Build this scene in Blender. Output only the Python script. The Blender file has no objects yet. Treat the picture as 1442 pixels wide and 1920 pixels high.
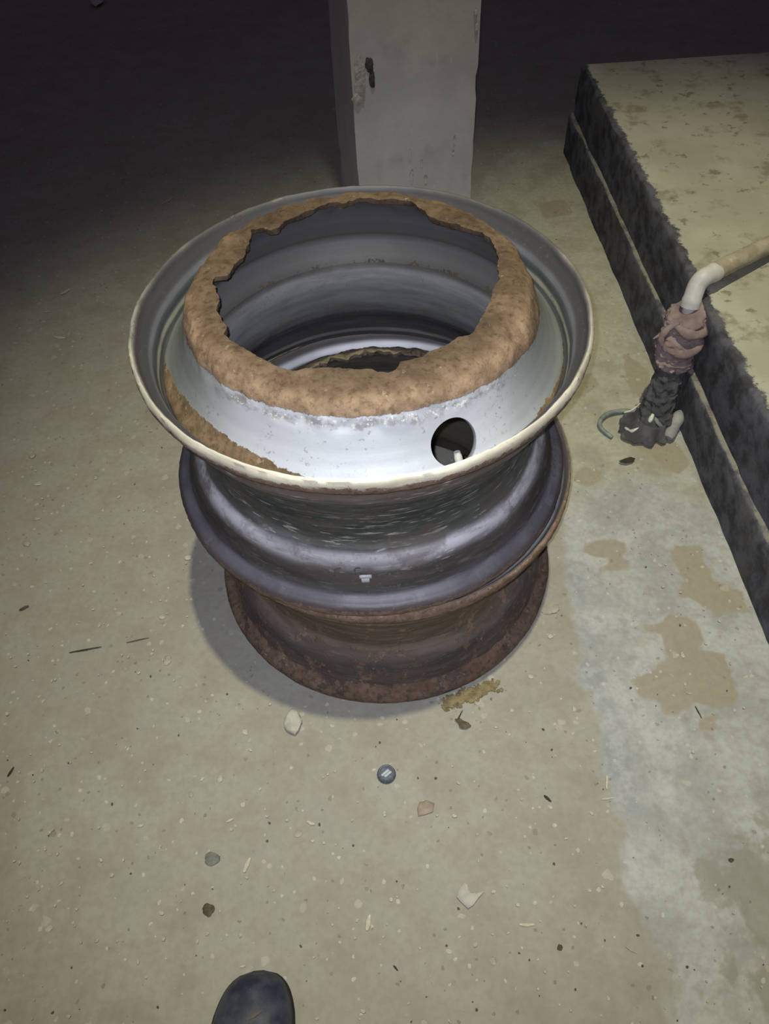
import bpy, bmesh, math, random
import numpy as np
from mathutils import Vector, Matrix, noise

# ------------------------------------------------------------------ camera
SC = bpy.context.scene
F_PX, TH, RO, H = 1462.5, 0.9081, -0.0553, 1.1961
fw = Vector((0, math.cos(TH), -math.sin(TH)))
rt0 = Vector((1, 0, 0)); up0 = Vector((0, math.sin(TH), math.cos(TH)))
RT = rt0*math.cos(RO) + up0*math.sin(RO)
UP = -rt0*math.sin(RO) + up0*math.cos(RO)
cd = bpy.data.cameras.new('camera'); cam = bpy.data.objects.new('camera', cd)
SC.collection.objects.link(cam); SC.camera = cam
m = Matrix((RT, UP, -fw)).transposed().to_4x4(); m.translation = Vector((0, 0, H))
cam.matrix_world = m
cd.sensor_fit = 'VERTICAL'; cd.sensor_height = 36.0; cd.lens = F_PX/1920*36.0
cd.clip_start = 0.01

# ------------------------------------------------------------------ light
SC.view_settings.view_transform = 'Standard'; SC.view_settings.look = 'None'
SC.view_settings.exposure = 0.0; SC.view_settings.gamma = 1.0
SC.view_settings.use_curve_mapping = False
w = bpy.data.worlds.new('night'); SC.world = w; w.use_nodes = True
w.node_tree.nodes['Background'].inputs[0].default_value = (0.62, 0.50, 0.72, 1)
w.node_tree.nodes['Background'].inputs[1].default_value = 0.068
# the phone's torch, beside the lens
ld = bpy.data.lights.new('phone_torch', 'SPOT'); ld.energy = 43; ld.shadow_soft_size = 0.004
ld.color = (0.86, 0.90, 1.0); ld.spot_size = math.radians(86); ld.spot_blend = 1.0
lo = bpy.data.objects.new('phone_torch', ld); SC.collection.objects.link(lo)
lo.location = Vector((0, 0, H)) + RT*(-0.012) + UP*0.012
lo.rotation_euler = (fw + RT*0.03 - UP*0.06).to_track_quat('-Z', 'Y').to_euler()
# warm shaded lamp high above the yard
ld = bpy.data.lights.new('yard_lamp', 'SPOT'); ld.energy = 930; ld.shadow_soft_size = 0.06
ld.color = (1.0, 0.95, 0.62); ld.spot_size = math.radians(35); ld.spot_blend = 1.0
lo = bpy.data.objects.new('yard_lamp', ld); SC.collection.objects.link(lo)
LP = Vector((0.22, 0.76, 6.2)); lo.location = LP
lo.rotation_euler = (Vector((0.44, 0.62, 0)) - LP).to_track_quat('-Z', 'Y').to_euler()

# ------------------------------------------------------------------ helpers
COL = SC.collection

def at(px, py, z=0.0):
    """point at height z that the photograph shows at pixel (px, py)"""
    d = fw*F_PX + RT*(px-721) + UP*(960-py)
    t = (z-H)/d.z
    return Vector((0, 0, H)) + d*t

def tag(o, label=None, cat=None, group=None, kind=None):
    if label: o['label'] = label
    if cat: o['category'] = cat
    if group: o['group'] = group
    if kind: o['kind'] = kind
    return o

def empty(name, loc, rz=0.0):
    o = bpy.data.objects.new(name, None); COL.objects.link(o)
    o.empty_display_size = 0.03
    o.location = loc; o.rotation_euler = (0, 0, rz); return o

def link(name, me, mat, parent=None, smooth=True, sharp=40):
    o = bpy.data.objects.new(name, me); COL.objects.link(o)
    me.name = name
    if mat: me.materials.append(mat)
    if smooth:
        me.shade_smooth(); me.set_sharp_from_angle(angle=math.radians(sharp))
    if parent: o.parent = parent
    return o

def from_py(verts, faces):
    me = bpy.data.meshes.new('m'); me.from_pydata([tuple(v) for v in verts], [], faces)
    me.update(); me.validate(); return me

def fb(p, sc, oct=4, seed=0.0):
    return noise.fractal(Vector((p[0]*sc+seed, p[1]*sc-seed, p[2]*sc+seed*.7)), 1.0, 2.0, oct)

def lathe_mesh(prof, n=240, jit=None):
    """closed profile [(r, z)...] turned about z; jit(k, angle, r, z) -> (r, z)"""
    V = []; Fc = []; m_ = len(prof)
    for i in range(n):
        a = 2*math.pi*i/n; c, s = math.cos(a), math.sin(a)
        for k, (r, z) in enumerate(prof):
            if jit: r, z = jit(k, a, r, z)
            V.append((r*c, r*s, z))
    for i in range(n):
        j = (i+1) % n
        for k in range(m_):
            l = (k+1) % m_
            Fc.append((i*m_+k, j*m_+k, j*m_+l, i*m_+l))
    me = from_py(V, Fc)
    bm = bmesh.new(); bm.from_mesh(me); bmesh.ops.recalc_face_normals(bm, faces=bm.faces)
    bm.to_mesh(me); bm.free(); return me

def refine(prof, step=0.004):
    out = []
    for a, b in zip(prof, prof[1:]):
        d = math.hypot(b[0]-a[0], b[1]-a[1]); n = max(1, int(round(d/step)))
        for i in range(n): out.append((a[0]+(b[0]-a[0])*i/n, a[1]+(b[1]-a[1])*i/n))
    out.append(prof[-1]); return out

def catmull(pts, sub=4):
    out = []
    P = [pts[0]] + list(pts) + [pts[-1]]
    for i in range(1, len(P)-2):
        p0, p1, p2, p3 = [Vector(q) for q in P[i-1:i+3]]
        for j in range(sub):
            t = j/sub
            out.append(0.5*((2*p1)+(-p0+p2)*t+(2*p0-5*p1+4*p2-p3)*t*t+(-p0+3*p1-3*p2+p3)*t**3))
    out.append(Vector(pts[-1])); return out

def tube_mesh(path, rad, n=20, jit=None, caps=True):
    """swept tube; rad a number or list; jit(i, a, r, p)->r"""
    V = []; Fc = []; N = len(path)
    path = [Vector(p) for p in path]
    prev = None
    for i, p in enumerate(path):
        t = (path[min(i+1, N-1)] - path[max(i-1, 0)]).normalized()
        if prev is None:
            u = t.orthogonal().normalized()
        else:
            u = (prev - t*prev.dot(t)).normalized()
        prev = u; v = t.cross(u)
        r0 = rad[i] if isinstance(rad, (list, tuple)) else rad
        for k in range(n):
            a = 2*math.pi*k/n; r = r0
            if jit: r = jit(i, a, r0, p)
            V.append(p + (u*math.cos(a)+v*math.sin(a))*r)
    for i in range(N-1):
        for k in range(n):
            l = (k+1) % n
            Fc.append((i*n+k, i*n+l, (i+1)*n+l, (i+1)*n+k))
    if caps:
        Fc.append(tuple(range(n-1, -1, -1))); Fc.append(tuple((N-1)*n+k for k in range(n)))
    return from_py(V, Fc)

# node shorthand
class NT:
    def __init__(s, name):
        s.m = bpy.data.materials.new(name); s.m.use_nodes = True
        s.t = s.m.node_tree; s.b = s.t.nodes['Principled BSDF']
    def n(s, typ, **kw):
        nd = s.t.nodes.new(typ)
        for k, v in kw.items(): setattr(nd, k, v)
        return nd
    def l(s, a, b): s.t.links.new(a, b)
    def set(s, nd, idx, v):
        if hasattr(v, 'is_output') or isinstance(v, bpy.types.NodeSocket): s.l(v, nd.inputs[idx])
        else: nd.inputs[idx].default_value = v
    def coord(s, k='Object'):
        return s.n('ShaderNodeTexCoord').outputs[k]
    def mapping(s, v, scale=(1, 1, 1), loc=(0, 0, 0)):
        nd = s.n('ShaderNodeMapping'); s.l(v, nd.inputs[0])
        nd.inputs['Scale'].default_value = scale; nd.inputs['Location'].default_value = loc
        return nd.outputs[0]
    def noise(s, v, scale, detail=4, rough=.55, dist=0.0):
        nd = s.n('ShaderNodeTexNoise'); s.l(v, nd.inputs['Vector'])
        nd.inputs['Scale'].default_value = scale; nd.inputs['Detail'].default_value = detail
        nd.inputs['Roughness'].default_value = rough; nd.inputs['Distortion'].default_value = dist
        return nd.outputs['Fac']
    def voronoi(s, v, scale, rnd=1.0, out='Distance'):
        nd = s.n('ShaderNodeTexVoronoi'); s.l(v, nd.inputs['Vector'])
        nd.inputs['Scale'].default_value = scale; nd.inputs['Randomness'].default_value = rnd
        return nd.outputs[out]
    def math(s, op, a, b=0.0, c=None, clamp=False):
        nd = s.n('ShaderNodeMath', operation=op, use_clamp=clamp)
        s.set(nd, 0, a); s.set(nd, 1, b)
        if c is not None: s.set(nd, 2, c)
        return nd.outputs[0]
    def step(s, v, lo, hi, a=0.0, b=1.0):
        nd = s.n('ShaderNodeMapRange', interpolation_type='SMOOTHSTEP')
        s.set(nd, 0, v)
        for i, q in enumerate((lo, hi, a, b)): nd.inputs[i+1].default_value = q
        return nd.outputs[0]
    def mix(s, f, a, b, mode='MIX'):
        nd = s.n('ShaderNodeMix', data_type='RGBA', blend_type=mode)
        s.set(nd, 0, f)
        for i, q in ((6, a), (7, b)):
            if isinstance(q, tuple): nd.inputs[i].default_value = (*q, 1) if len(q) == 3 else q
            else: s.l(q, nd.inputs[i])
        return nd.outputs[2]
    def attr(s, name, out='Fac'):
        nd = s.n('ShaderNodeAttribute'); nd.attribute_name = name; return nd.outputs[out]
    def bump(s, hgt, strength, dist=0.01):
        nd = s.n('ShaderNodeBump'); s.l(hgt, nd.inputs['Height'])
        nd.inputs['Strength'].default_value = strength; nd.inputs['Distance'].default_value = dist
        s.l(nd.outputs[0], s.b.inputs['Normal'])
    def out(s, color=None, rough=None, metal=None, spec=None):
        for k, v in (('Base Color', color), ('Roughness', rough), ('Metallic', metal), ('Specular IOR Level', spec)):
            if v is None: continue
            if isinstance(v, tuple): v = (*v, 1)
            if isinstance(v, bpy.types.NodeSocket): s.l(v, s.b.inputs[k])
            else: s.b.inputs[k].default_value = v
        return s.m

def simple(name, col, rough=.7, var=.25, scale=60, bump=.3, bd=.002, col2=None, spec=.3):
    t = NT(name); v = t.coord()
    a = t.noise(v, scale, 5); f = t.step(a, .35, .65)
    c2 = col2 or tuple(c*(1-var) for c in col)
    c = t.mix(f, c2, col)
    t.bump(t.noise(v, scale*2.2, 5), bump, bd)
    return t.out(c, rough, 0.0, spec)

def fattr(me, name, vals):
    a = me.attributes.new(name, 'FLOAT', 'POINT'); a.data.foreach_set('value', np.asarray(vals, dtype=np.float32))
def cattr(me, name, cols):
    a = me.attributes.new(name, 'FLOAT_COLOR', 'POINT')
    c = np.ones((len(me.vertices), 4), dtype=np.float32); c[:, :3] = cols
    a.data.foreach_set('color', c.ravel())
def vattr(me, name, vec):
    a = me.attributes.new(name, 'FLOAT_VECTOR', 'POINT'); a.data.foreach_set('vector', np.asarray(vec, dtype=np.float32).ravel())
def coords(me):
    c = np.empty(len(me.vertices)*3, dtype=np.float32); me.vertices.foreach_get('co', c); return c.reshape(-1, 3)

def poly_sdf(P, poly):
    """signed distance (positive inside) of points P (n,2) to a polygon"""
    poly = np.asarray(poly, float); d = np.full(len(P), 1e9); inside = np.zeros(len(P), bool)
    for a, b in zip(poly, np.roll(poly, -1, 0)):
        e = b-a; t = np.clip(((P-a)@e)/max(e@e, 1e-12), 0, 1)
        d = np.minimum(d, np.hypot(*(P-a-t[:, None]*e).T))
        c = ((a[1] > P[:, 1]) != (b[1] > P[:, 1]))
        with np.errstate(divide='ignore', invalid='ignore'):
            xx = (b[0]-a[0])*(P[:, 1]-a[1])/(b[1]-a[1]) + a[0]
        inside ^= c & (P[:, 0] < xx)
    return np.where(inside, d, -d)

def gpoly(pts): return [tuple(at(*q)[:2]) for q in pts]

# ------------------------------------------------------------------ floor
def axis(segs):
    out = [segs[0][0]]
    for a, b, st in segs:
        n = max(1, int(round((b-a)/st))); out += [a+(b-a)*(i+1)/n for i in range(n)]
    return out
xs = axis([(-5, -1.2, .2), (-1.2, -.6, .03), (-.6, .75, .009), (.75, 1.6, .04), (1.6, 5, .3)])
ys = axis([(-1.5, -.02, .15), (-.02, 1.5, .009), (1.5, 2.6, .02), (2.6, 4, .06), (4, 9, .3)])
NX, NY = len(xs), len(ys)
V = []; random.seed(3)
for y in ys:
    for x in xs:
        z = 0.0010*noise.noise(Vector((x*2.2, y*2.2, 0))) + 0.0005*noise.noise(Vector((x*9, y*9, 3)))
        V.append((x, y, z-0.0012))
Fc = [(j*NX+i, j*NX+i+1, (j+1)*NX+i+1, (j+1)*NX+i) for j in range(NY-1) for i in range(NX-1)]
fme = from_py(V, Fc)
P2 = coords(fme)[:, :2].astype(float)
slab = gpoly([(1130, 262), (1062, 262), (990, 268), (935, 296), (900, 340), (880, 420), (900, 700), (1000, 850), (1050, 960), (1056, 1080),
              (1082, 1160), (1084, 1270), (1118, 1330), (1128, 1420), (1150, 1500), (1185, 1570), (1160, 1640),
              (1215, 1740), (1255, 1840), (1270, 2100), (1700, 2100), (1500, 1200), (1290, 850), (1160, 500)])
fattr(fme, 'slab', poly_sdf(P2, slab))
up_ = gpoly([(1130, 230), (1000, 268), (935, 296), (880, 420), (900, 700), (1040, 870), (1060, 930), (1200, 900), (1320, 930), (1200, 600)])
fattr(fme, 'dusty', poly_sdf(P2, up_))
def c4(L): return [(950+x/2.931, 1000+y/2.931) for x, y in L]
blobs = [c4([(430, 50), (520, 35), (600, 30), (670, 60), (640, 130), (690, 160), (680, 200), (600, 215), (510, 195), (560, 140), (420, 100)]),
         c4([(900, 60), (1080, 60), (1090, 170), (1150, 250), (1300, 330), (1340, 430), (1240, 430), (1170, 460), (1100, 410), (1000, 350), (920, 340), (980, 250), (910, 150)]),
         c4([(720, 515), (860, 480), (900, 440), (1050, 470), (1090, 600), (1060, 635), (1200, 660), (1240, 780), (1280, 900), (1220, 960), (1140, 950), (1030, 930), (940, 1000), (860, 1010), (850, 930), (730, 910), (690, 800), (780, 760), (880, 680), (850, 560)]),
         c4([(1060, 1000), (1170, 990), (1150, 1080), (1060, 1080)]),
         [(1075, 880), (1100, 874), (1128, 884), (1130, 900), (1098, 912), (1074, 902)],
         [(1175, 800), (1260, 820), (1300, 870), (1270, 890), (1215, 850), (1180, 835)],
         [(1060, 700), (1110, 700), (1125, 722), (1090, 745), (1050, 735)],
         [(1010, 380), (1060, 372), (1075, 400), (1020, 412)],
         [(1170, 660), (1215, 690), (1230, 740), (1190, 745), (1172, 710)]]
sb = np.max([poly_sdf(P2, gpoly(b)) for b in blobs], 0)
fattr(fme, 'mud', sb)
blot = gpoly([(1300, 1600), (1442, 1560), (1600, 1600), (1600, 2000), (1330, 2000), (1400, 1880), (1390, 1800), (1380, 1720), (1310, 1690)])
fattr(fme, 'blot', poly_sdf(P2, blot))
blue = gpoly([(1050, 1040), (1100, 1060), (1110, 1160), (1130, 1260), (1170, 1330), (1190, 1420), (1220, 1520), (1170, 1540), (1130, 1440), (1120, 1340), (1078, 1270), (1082, 1150)])
fattr(fme, 'blue', poly_sdf(P2, blue))

t = NT('dusty_floor'); v = t.coord()
n1 = t.noise(v, 2.2, 6, .6); n2 = t.noise(v, 14, 6, .6); n3 = t.noise(v, 90, 4, .6); n4 = t.noise(v, 6, 5, .55)
c = t.mix(t.step(n1, .35, .65), (.312, .300, .262), (.345, .337, .295))
c = t.mix(t.step(n2, .40, .68, 0, .55), c, (.265, .235, .190))
c = t.mix(t.step(n4, .52, .72, 0, .35), c, (.285, .300, .225))
sj = t.math('ADD', t.attr('slab'), t.math('MULTIPLY', t.math('SUBTRACT', t.noise(v, 11, 6, .65), .5), .09))
sm = t.step(sj, -.008, .014)
sc_ = t.mix(t.step(t.noise(v, 9, 6, .62, .6), .38, .62), (.330, .335, .333), (.430, .438, .440))
sc_ = t.mix(t.step(t.noise(v, 38, 5, .6), .5, .72, 0, .55), sc_, (.27, .265, .255))
dj = t.math('ADD', t.attr('dusty'), t.math('MULTIPLY', t.math('SUBTRACT', t.noise(v, 6, 5, .6), .5), .25))
sc_ = t.mix(t.step(dj, -.05, .06, 0, .9), sc_, t.mix(t.step(t.noise(v, 12, 5), .42, .66), (.405, .400, .325), (.320, .310, .245)))
bj = t.math('ADD', t.attr('blue'), t.math('MULTIPLY', t.math('SUBTRACT', t.noise(v, 22, 5, .6), .5), .06))
sc_ = t.mix(t.step(bj, -.01, .02, 0, .7), sc_, t.mix(t.step(t.noise(v, 42, 5, .6), .42, .60), (.27, .285, .32), (.385, .395, .42)))
blj = t.math('ADD', t.attr('blot'), t.math('MULTIPLY', t.math('SUBTRACT', t.noise(v, 17, 5, .6), .5), .26))
sc_ = t.mix(t.step(blj, -.01, .02, 0, .62), sc_, (.245, .238, .205))
mj = t.math('ADD', t.attr('mud'), t.math('MULTIPLY', t.math('SUBTRACT', t.noise(v, 30, 4, .6), .5), .022))
sc_ = t.mix(t.step(mj, -.003, .004, 0, .92), sc_, t.mix(n2, (.300, .262, .205), (.345, .305, .245)))
c = t.mix(sm, c, sc_)
# embedded grit: pale and dark flecks
def flecks(scale, thr, dens, seed):
    mv = t.mapping(v, (1, 1, .0001), (seed, seed*1.7, 0))
    wv = t.n('ShaderNodeTexNoise'); t.l(mv, wv.inputs['Vector']); wv.inputs['Scale'].default_value = scale*1.4
    av = t.n('ShaderNodeVectorMath', operation='MULTIPLY_ADD'); t.l(wv.outputs['Color'], av.inputs[0])
    av.inputs[1].default_value = (.7/scale,)*3; t.l(mv, av.inputs[2])
    vn = t.n('ShaderNodeTexVoronoi'); t.l(av.outputs[0], vn.inputs['Vector']); vn.inputs['Scale'].default_value = scale
    sp = t.n('ShaderNodeSeparateColor'); t.l(vn.outputs['Color'], sp.inputs[0])
    pick = t.math('LESS_THAN', sp.outputs[0], dens)
    sz = t.math('MULTIPLY', sp.outputs[1], thr)
    return t.math('MULTIPLY', pick, t.math('LESS_THAN', vn.outputs['Distance'], sz)), sp.outputs[2]
for sc1, th, de, se, col, k in ((48, .32, .13, 0, (.44, .425, .37), .6), (110, .36, .12, 5, (.52, .50, .44), .7), (30, .22, .12, 9, (.40, .385, .34), .5),
                             (60, .30, .07, 2, (.17, .155, .12), .5), (130, .34, .08, 7, (.14, .12, .10), .55)):
    f, q = flecks(sc1, th, de, se); c = t.mix(t.math('MULTIPLY', f, k), c, col)
c = t.mix(t.step(n3, .35, .7, 0, .28), c, (.22, .205, .17))
t.bump(t.math('ADD', t.math('MULTIPLY', n3, .6), n2), .22, .006)
floor_mat = t.out(c, .92, 0, .15)
o = link('floor', fme, floor_mat, sharp=80); tag(o, 'dusty olive-brown earth floor with a paler concrete strip', 'floor', kind='structure')

# ------------------------------------------------------------------ concrete platform on the right
PH = .250
E0, E1 = Vector((.603, 2.245)), Vector((.655, .30))      # top front edge line (far, near)
ed = (E1-E0).normalized(); nrm = Vector((ed.y, -ed.x));
if nrm.x > 0: nrm = -nrm                                   # points to the left, off the platform
def platform_part(z0, z1, out, y_far, rag, seed):
    """one course: a long block with a slightly uneven front and edges"""
    sec = 150; V = []; Fc = []
    far = E0 - ed*y_far; L = 3.6
    prof = [(out, z0), (out, z0+(z1-z0)*.33), (out, z0+(z1-z0)*.66), (out, z1-.008), (out-.003, z1-.002), (out-.010, z1), (out-.03, z1), (out-.10, z1), (-.5, z1), (-1.9, z1), (-1.9, z0)]
    for i in range(sec+1):
        b = far + ed*(L*i/sec)
        for (q, z) in prof:
            j = 0; jz = 0
            if q > -.05:
                j = rag*fb((i*L/sec, z*3, seed), 9, 4) ; jz = rag*.5*fb((i*L/sec, q, seed+4), 13, 3) if z > z0+.02 else 0
            p = b + nrm*(q+j)
            V.append((p.x, p.y, z+jz))
    n = len(prof)
    for i in range(sec):
        for k in range(n-1): Fc.append((i*n+k, i*n+k+1, (i+1)*n+k+1, (i+1)*n+k))
        Fc.append((i*n+n-1, i*n, (i+1)*n, (i+1)*n+n-1))
    Fc.append(tuple(range(n))); Fc.append(tuple(sec*n+k for k in range(n-1, -1, -1)))
    me = from_py(V, Fc); bm = bmesh.new(); bm.from_mesh(me); bmesh.ops.recalc_face_normals(bm, faces=bm.faces); bm.to_mesh(me); bm.free()
    return me
def platform_mat(name, top_edge, course):
    t = NT(name); v = t.coord(); g = t.n('ShaderNodeNewGeometry')
    n1 = t.noise(v, 5, 6, .6); n2 = t.noise(v, 26, 6, .62)
    beige = t.mix(t.step(n1, .38, .62), (.40, .395, .330), (.475, .47, .405))
    beige = t.mix(t.step(t.noise(v, 13, 6, .65), .53, .66, 0, .75), beige, (.250, .222, .165))
    beige = t.mix(t.step(t.noise(t.mapping(v, (1, 1, 1), (4, 1, 0)), 34, 5, .6), .60, .68, 0, .7), beige, (.17, .155, .115))
    bt = t.mix(t.step(n2, .36, .62), (.058, .056, .064), (.125, .128, .160))
    bt = t.mix(t.step(t.noise(v, 9, 5, .6, .4), .55, .68, 0, .6), bt, (.13, .125, .115))
    # black bitumen paint reaches a ragged little way over the top edge
    dd = t.attr('inset')
    dj = t.math('ADD', dd, t.math('MULTIPLY', t.math('SUBTRACT', t.noise(v, 24, 6, .75), .5), .062))
    isb = t.step(dj, top_edge-.003, top_edge+.004, 1, 0)
    c = t.mix(isb, beige, bt)
    wear = t.attr('wear')
    wj = t.math('ADD', wear, t.math('MULTIPLY', t.math('SUBTRACT', t.noise(v, 20, 5, .65), .5), 1.1))
    c = t.mix(t.step(wj, .72, .95, 0, .85), c, (.29, .275, .235))
    t.bump(t.math('ADD', t.math('MULTIPLY', n2, .5), n1), .5, .008)
    return t.out(c, .85, 0, .2)
pl = empty('concrete_platform', (0, 0, 0))
tag(pl, 'long low beige concrete platform with black-painted side, at the right edge', 'platform')
for nm, z0, z1, out, yf, rag, te, sd in (('platform_base', -.02, .118, .010, .012, .005, -.02, 1), ('platform_top', .1181, PH, 0.0, 0.0, .006, .016, 2)):
    me = platform_part(z0, z1, out, yf, rag, sd)
    C = coords(me); q = ((C[:, 0]-E0.x)*nrm.x + (C[:, 1]-E0.y)*nrm.y)
    inset = out - q
    isd = C[:, 2] < z1-.012
    al = (C[:, 0]-E0.x)*ed.x + (C[:, 1]-E0.y)*ed.y
    inset = np.where(isd & (inset < .2), -.05, inset)
    if nm == 'platform_base': inset = inset*0-.1
    fattr(me, 'inset', inset)
    wr = np.exp(-((C[:, 2]-.118)/.010)**2) * (.90) if nm == 'platform_base' else np.exp(-((C[:, 2]-.118)/.02)**2)*.35
    fattr(me, 'wear', wr)
    link(nm, me, platform_mat('bitumen_and_dust_'+nm, te, nm), pl, sharp=50)

# ------------------------------------------------------------------ pillar
ang = math.radians(10.5)
pil = empty('concrete_pillar', (-0.020, 1.84, 0), ang)
tag(pil, 'square grey concrete pillar standing behind the stacked wheel rims', 'pillar')
bm = bmesh.new()
W_, D_, HT = .295, .27, 3.2
nz = 130; nx = 14
def box_grid():
    V = []; Fc = []; ring = []
    per = [(i/nx*W_, 0) for i in range(nx)] + [(W_, i/nx*D_) for i in range(nx)] + [(W_-i/nx*W_, D_) for i in range(nx)] + [(0, D_-i/nx*D_) for i in range(nx)]
    n = len(per)
    for k in range(nz+1):
        z = HT*k/nz
        for i, (x, y) in enumerate(per):
            corner = (i % nx == 0)
            p = (x, y, z)
            dx = .0010*fb(p, 6, 4); dy = .0014*fb(p, 6, 4, 9)
            if corner:
                ch = max(0, fb((x*9, y*9, z*1.0), 11, 4, 2)-.12)*.009
                dx += ch*(1 if x < W_/2 else -1); dy += ch*(1 if y < D_/2 else -1)
            V.append((x+dx, y+dy, z-.01))
    for k in range(nz):
        for i in range(n):
            j = (i+1) % n; Fc.append((k*n+i, k*n+j, (k+1)*n+j, (k+1)*n+i))
    Fc.append(tuple(nz*n+i for i in range(n)))
    return from_py(V, Fc)
t = NT('grey_plaster'); v = t.coord()
n1 = t.noise(v, 4, 6, .6); n2 = t.noise(v, 30, 6, .6)
c = t.mix(t.step(n1, .35, .65), (.50, .485, .495), (.60, .585, .59))
c = t.mix(t.step(t.noise(v, 12, 5), .55, .72, 0, .4), c, (.33, .32, .31))
c = t.mix(t.step(t.noise(t.mapping(v, (3, 3, .9)), 14, 5, .6), .66, .70, 0, .8), c, (.66, .65, .62))
t.bump(t.math('ADD', t.math('MULTIPLY', n2, .4), n1), .35, .006)
link('column', box_grid(), t.out(c, .9, 0, .15), pil, sharp=60)
# chipped patch and small chips on the plaster
def chip_mesh(w, h, seed, depth=.004, n=26):
    V = [(0, -depth, 0)]; 
    for rr in (.55, 1.0):
        for i in range(n):
            a = 2*math.pi*i/n; k = 1+.35*fb((math.cos(a), math.sin(a), seed), 1.6, 4)
            V.append((w*rr*k*math.cos(a), (-depth*.8 if rr < 1 else .0006), h*rr*k*math.sin(a)))
    Fc = [(0, 1+i, 1+(i+1) % n) for i in range(n)] + [(1+i, 1+n+i, 1+n+(i+1) % n, 1+(i+1) % n) for i in range(n)]
    return from_py(V, Fc)
chip_mat = simple('bare_mortar', (.56, .54, .49), .95, .35, 80, .6, .004)
dark_chip = simple('dark_crack', (.10, .09, .08), .95, .4, 90, .6, .004)  # darker than the mortar, along the right of the chipped patch
def on_pillar(px, py):
    # meet the pillar's front plane
    d = fw*F_PX + RT*(px-721) + UP*(960-py)
    nn = Vector((math.sin(ang), -math.cos(ang), 0)); p0 = Vector((-.020, 1.84, 0))
    s = (p0-Vector((0, 0, H))).dot(nn)/d.dot(nn); p = Vector((0, 0, H))+d*s
    r = p-p0; return (r.x*math.cos(ang)+r.y*math.sin(ang), 0, r.z)
for (px, py, w_, h_, mt, nm, sd) in ((692, 122, .010, .016, dark_chip, 'chip', 1), (698, 150, .007, .020, dark_chip, 'chip', 8), (675, 150, .014, .050, chip_mat, 'chip', 2), (670, 186, .012, .014, chip_mat, 'chip', 6),
                                     (769, 292, .004, .016, chip_mat, 'plaster_drip', 3), (772, 330, .005, .018, chip_mat, 'plaster_drip', 4),
                                     (791, 306, .003, .010, chip_mat, 'plaster_drip', 5), (798, 335, .004, .013, chip_mat, 'plaster_drip', 7), (850, 285, .003, .007, chip_mat, 'plaster_drip', 10), (852, 262, .003, .010, chip_mat, 'plaster_drip', 9), (892, 25, .004, .009, chip_mat, 'chip', 11), (893, 55, .004, .012, chip_mat, 'chip', 12)):
    p = on_pillar(px, py)
    o = link(nm, chip_mesh(w_, h_, sd, -.0025 if nm == 'plaster_drip' else .003), mt, pil, sharp=70); o.location = (p[0], -.0015, p[2])

# ------------------------------------------------------------------ truck wheel rims
RW = .2823
def rim_profile():
    outer = [(.2985, .276), (.2988, .268), (.2965, .259), (.289, .2545), (.2835, .250), (.2815, .238), (.2800, .224), (.2780, .2195), (.272, .212),
             (.262, .193), (.250, .163), (.2435, .135), (.2415, .110), (.2430, .096), (.250, .082), (.2600, .071), (.267, .058), (.273, .042), (.279, .028),
             (.286, .0225), (.2930, .020), (.2975, .014), (.2985, .007), (.2970, .001)]
    inner = [(.2900, .0005), (.2885, .006), (.2830, .013), (.2750, .019), (.2690, .034), (.262, .056), (.254, .069), (.243, .080), (.236, .094), (.2345, .110), (.2365, .137),
             (.243, .165), (.255, .196), (.265, .214), (.2720, .223), (.2745, .240), (.2775, .256), (.283, .264), (.2890, .271), (.2912, .279), (.2935, .2822), (.2965, .2815)]
    o_ = refine(outer, .0035); i_ = refine(inner, .0035)
    return o_ + i_, len(o_)

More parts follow.
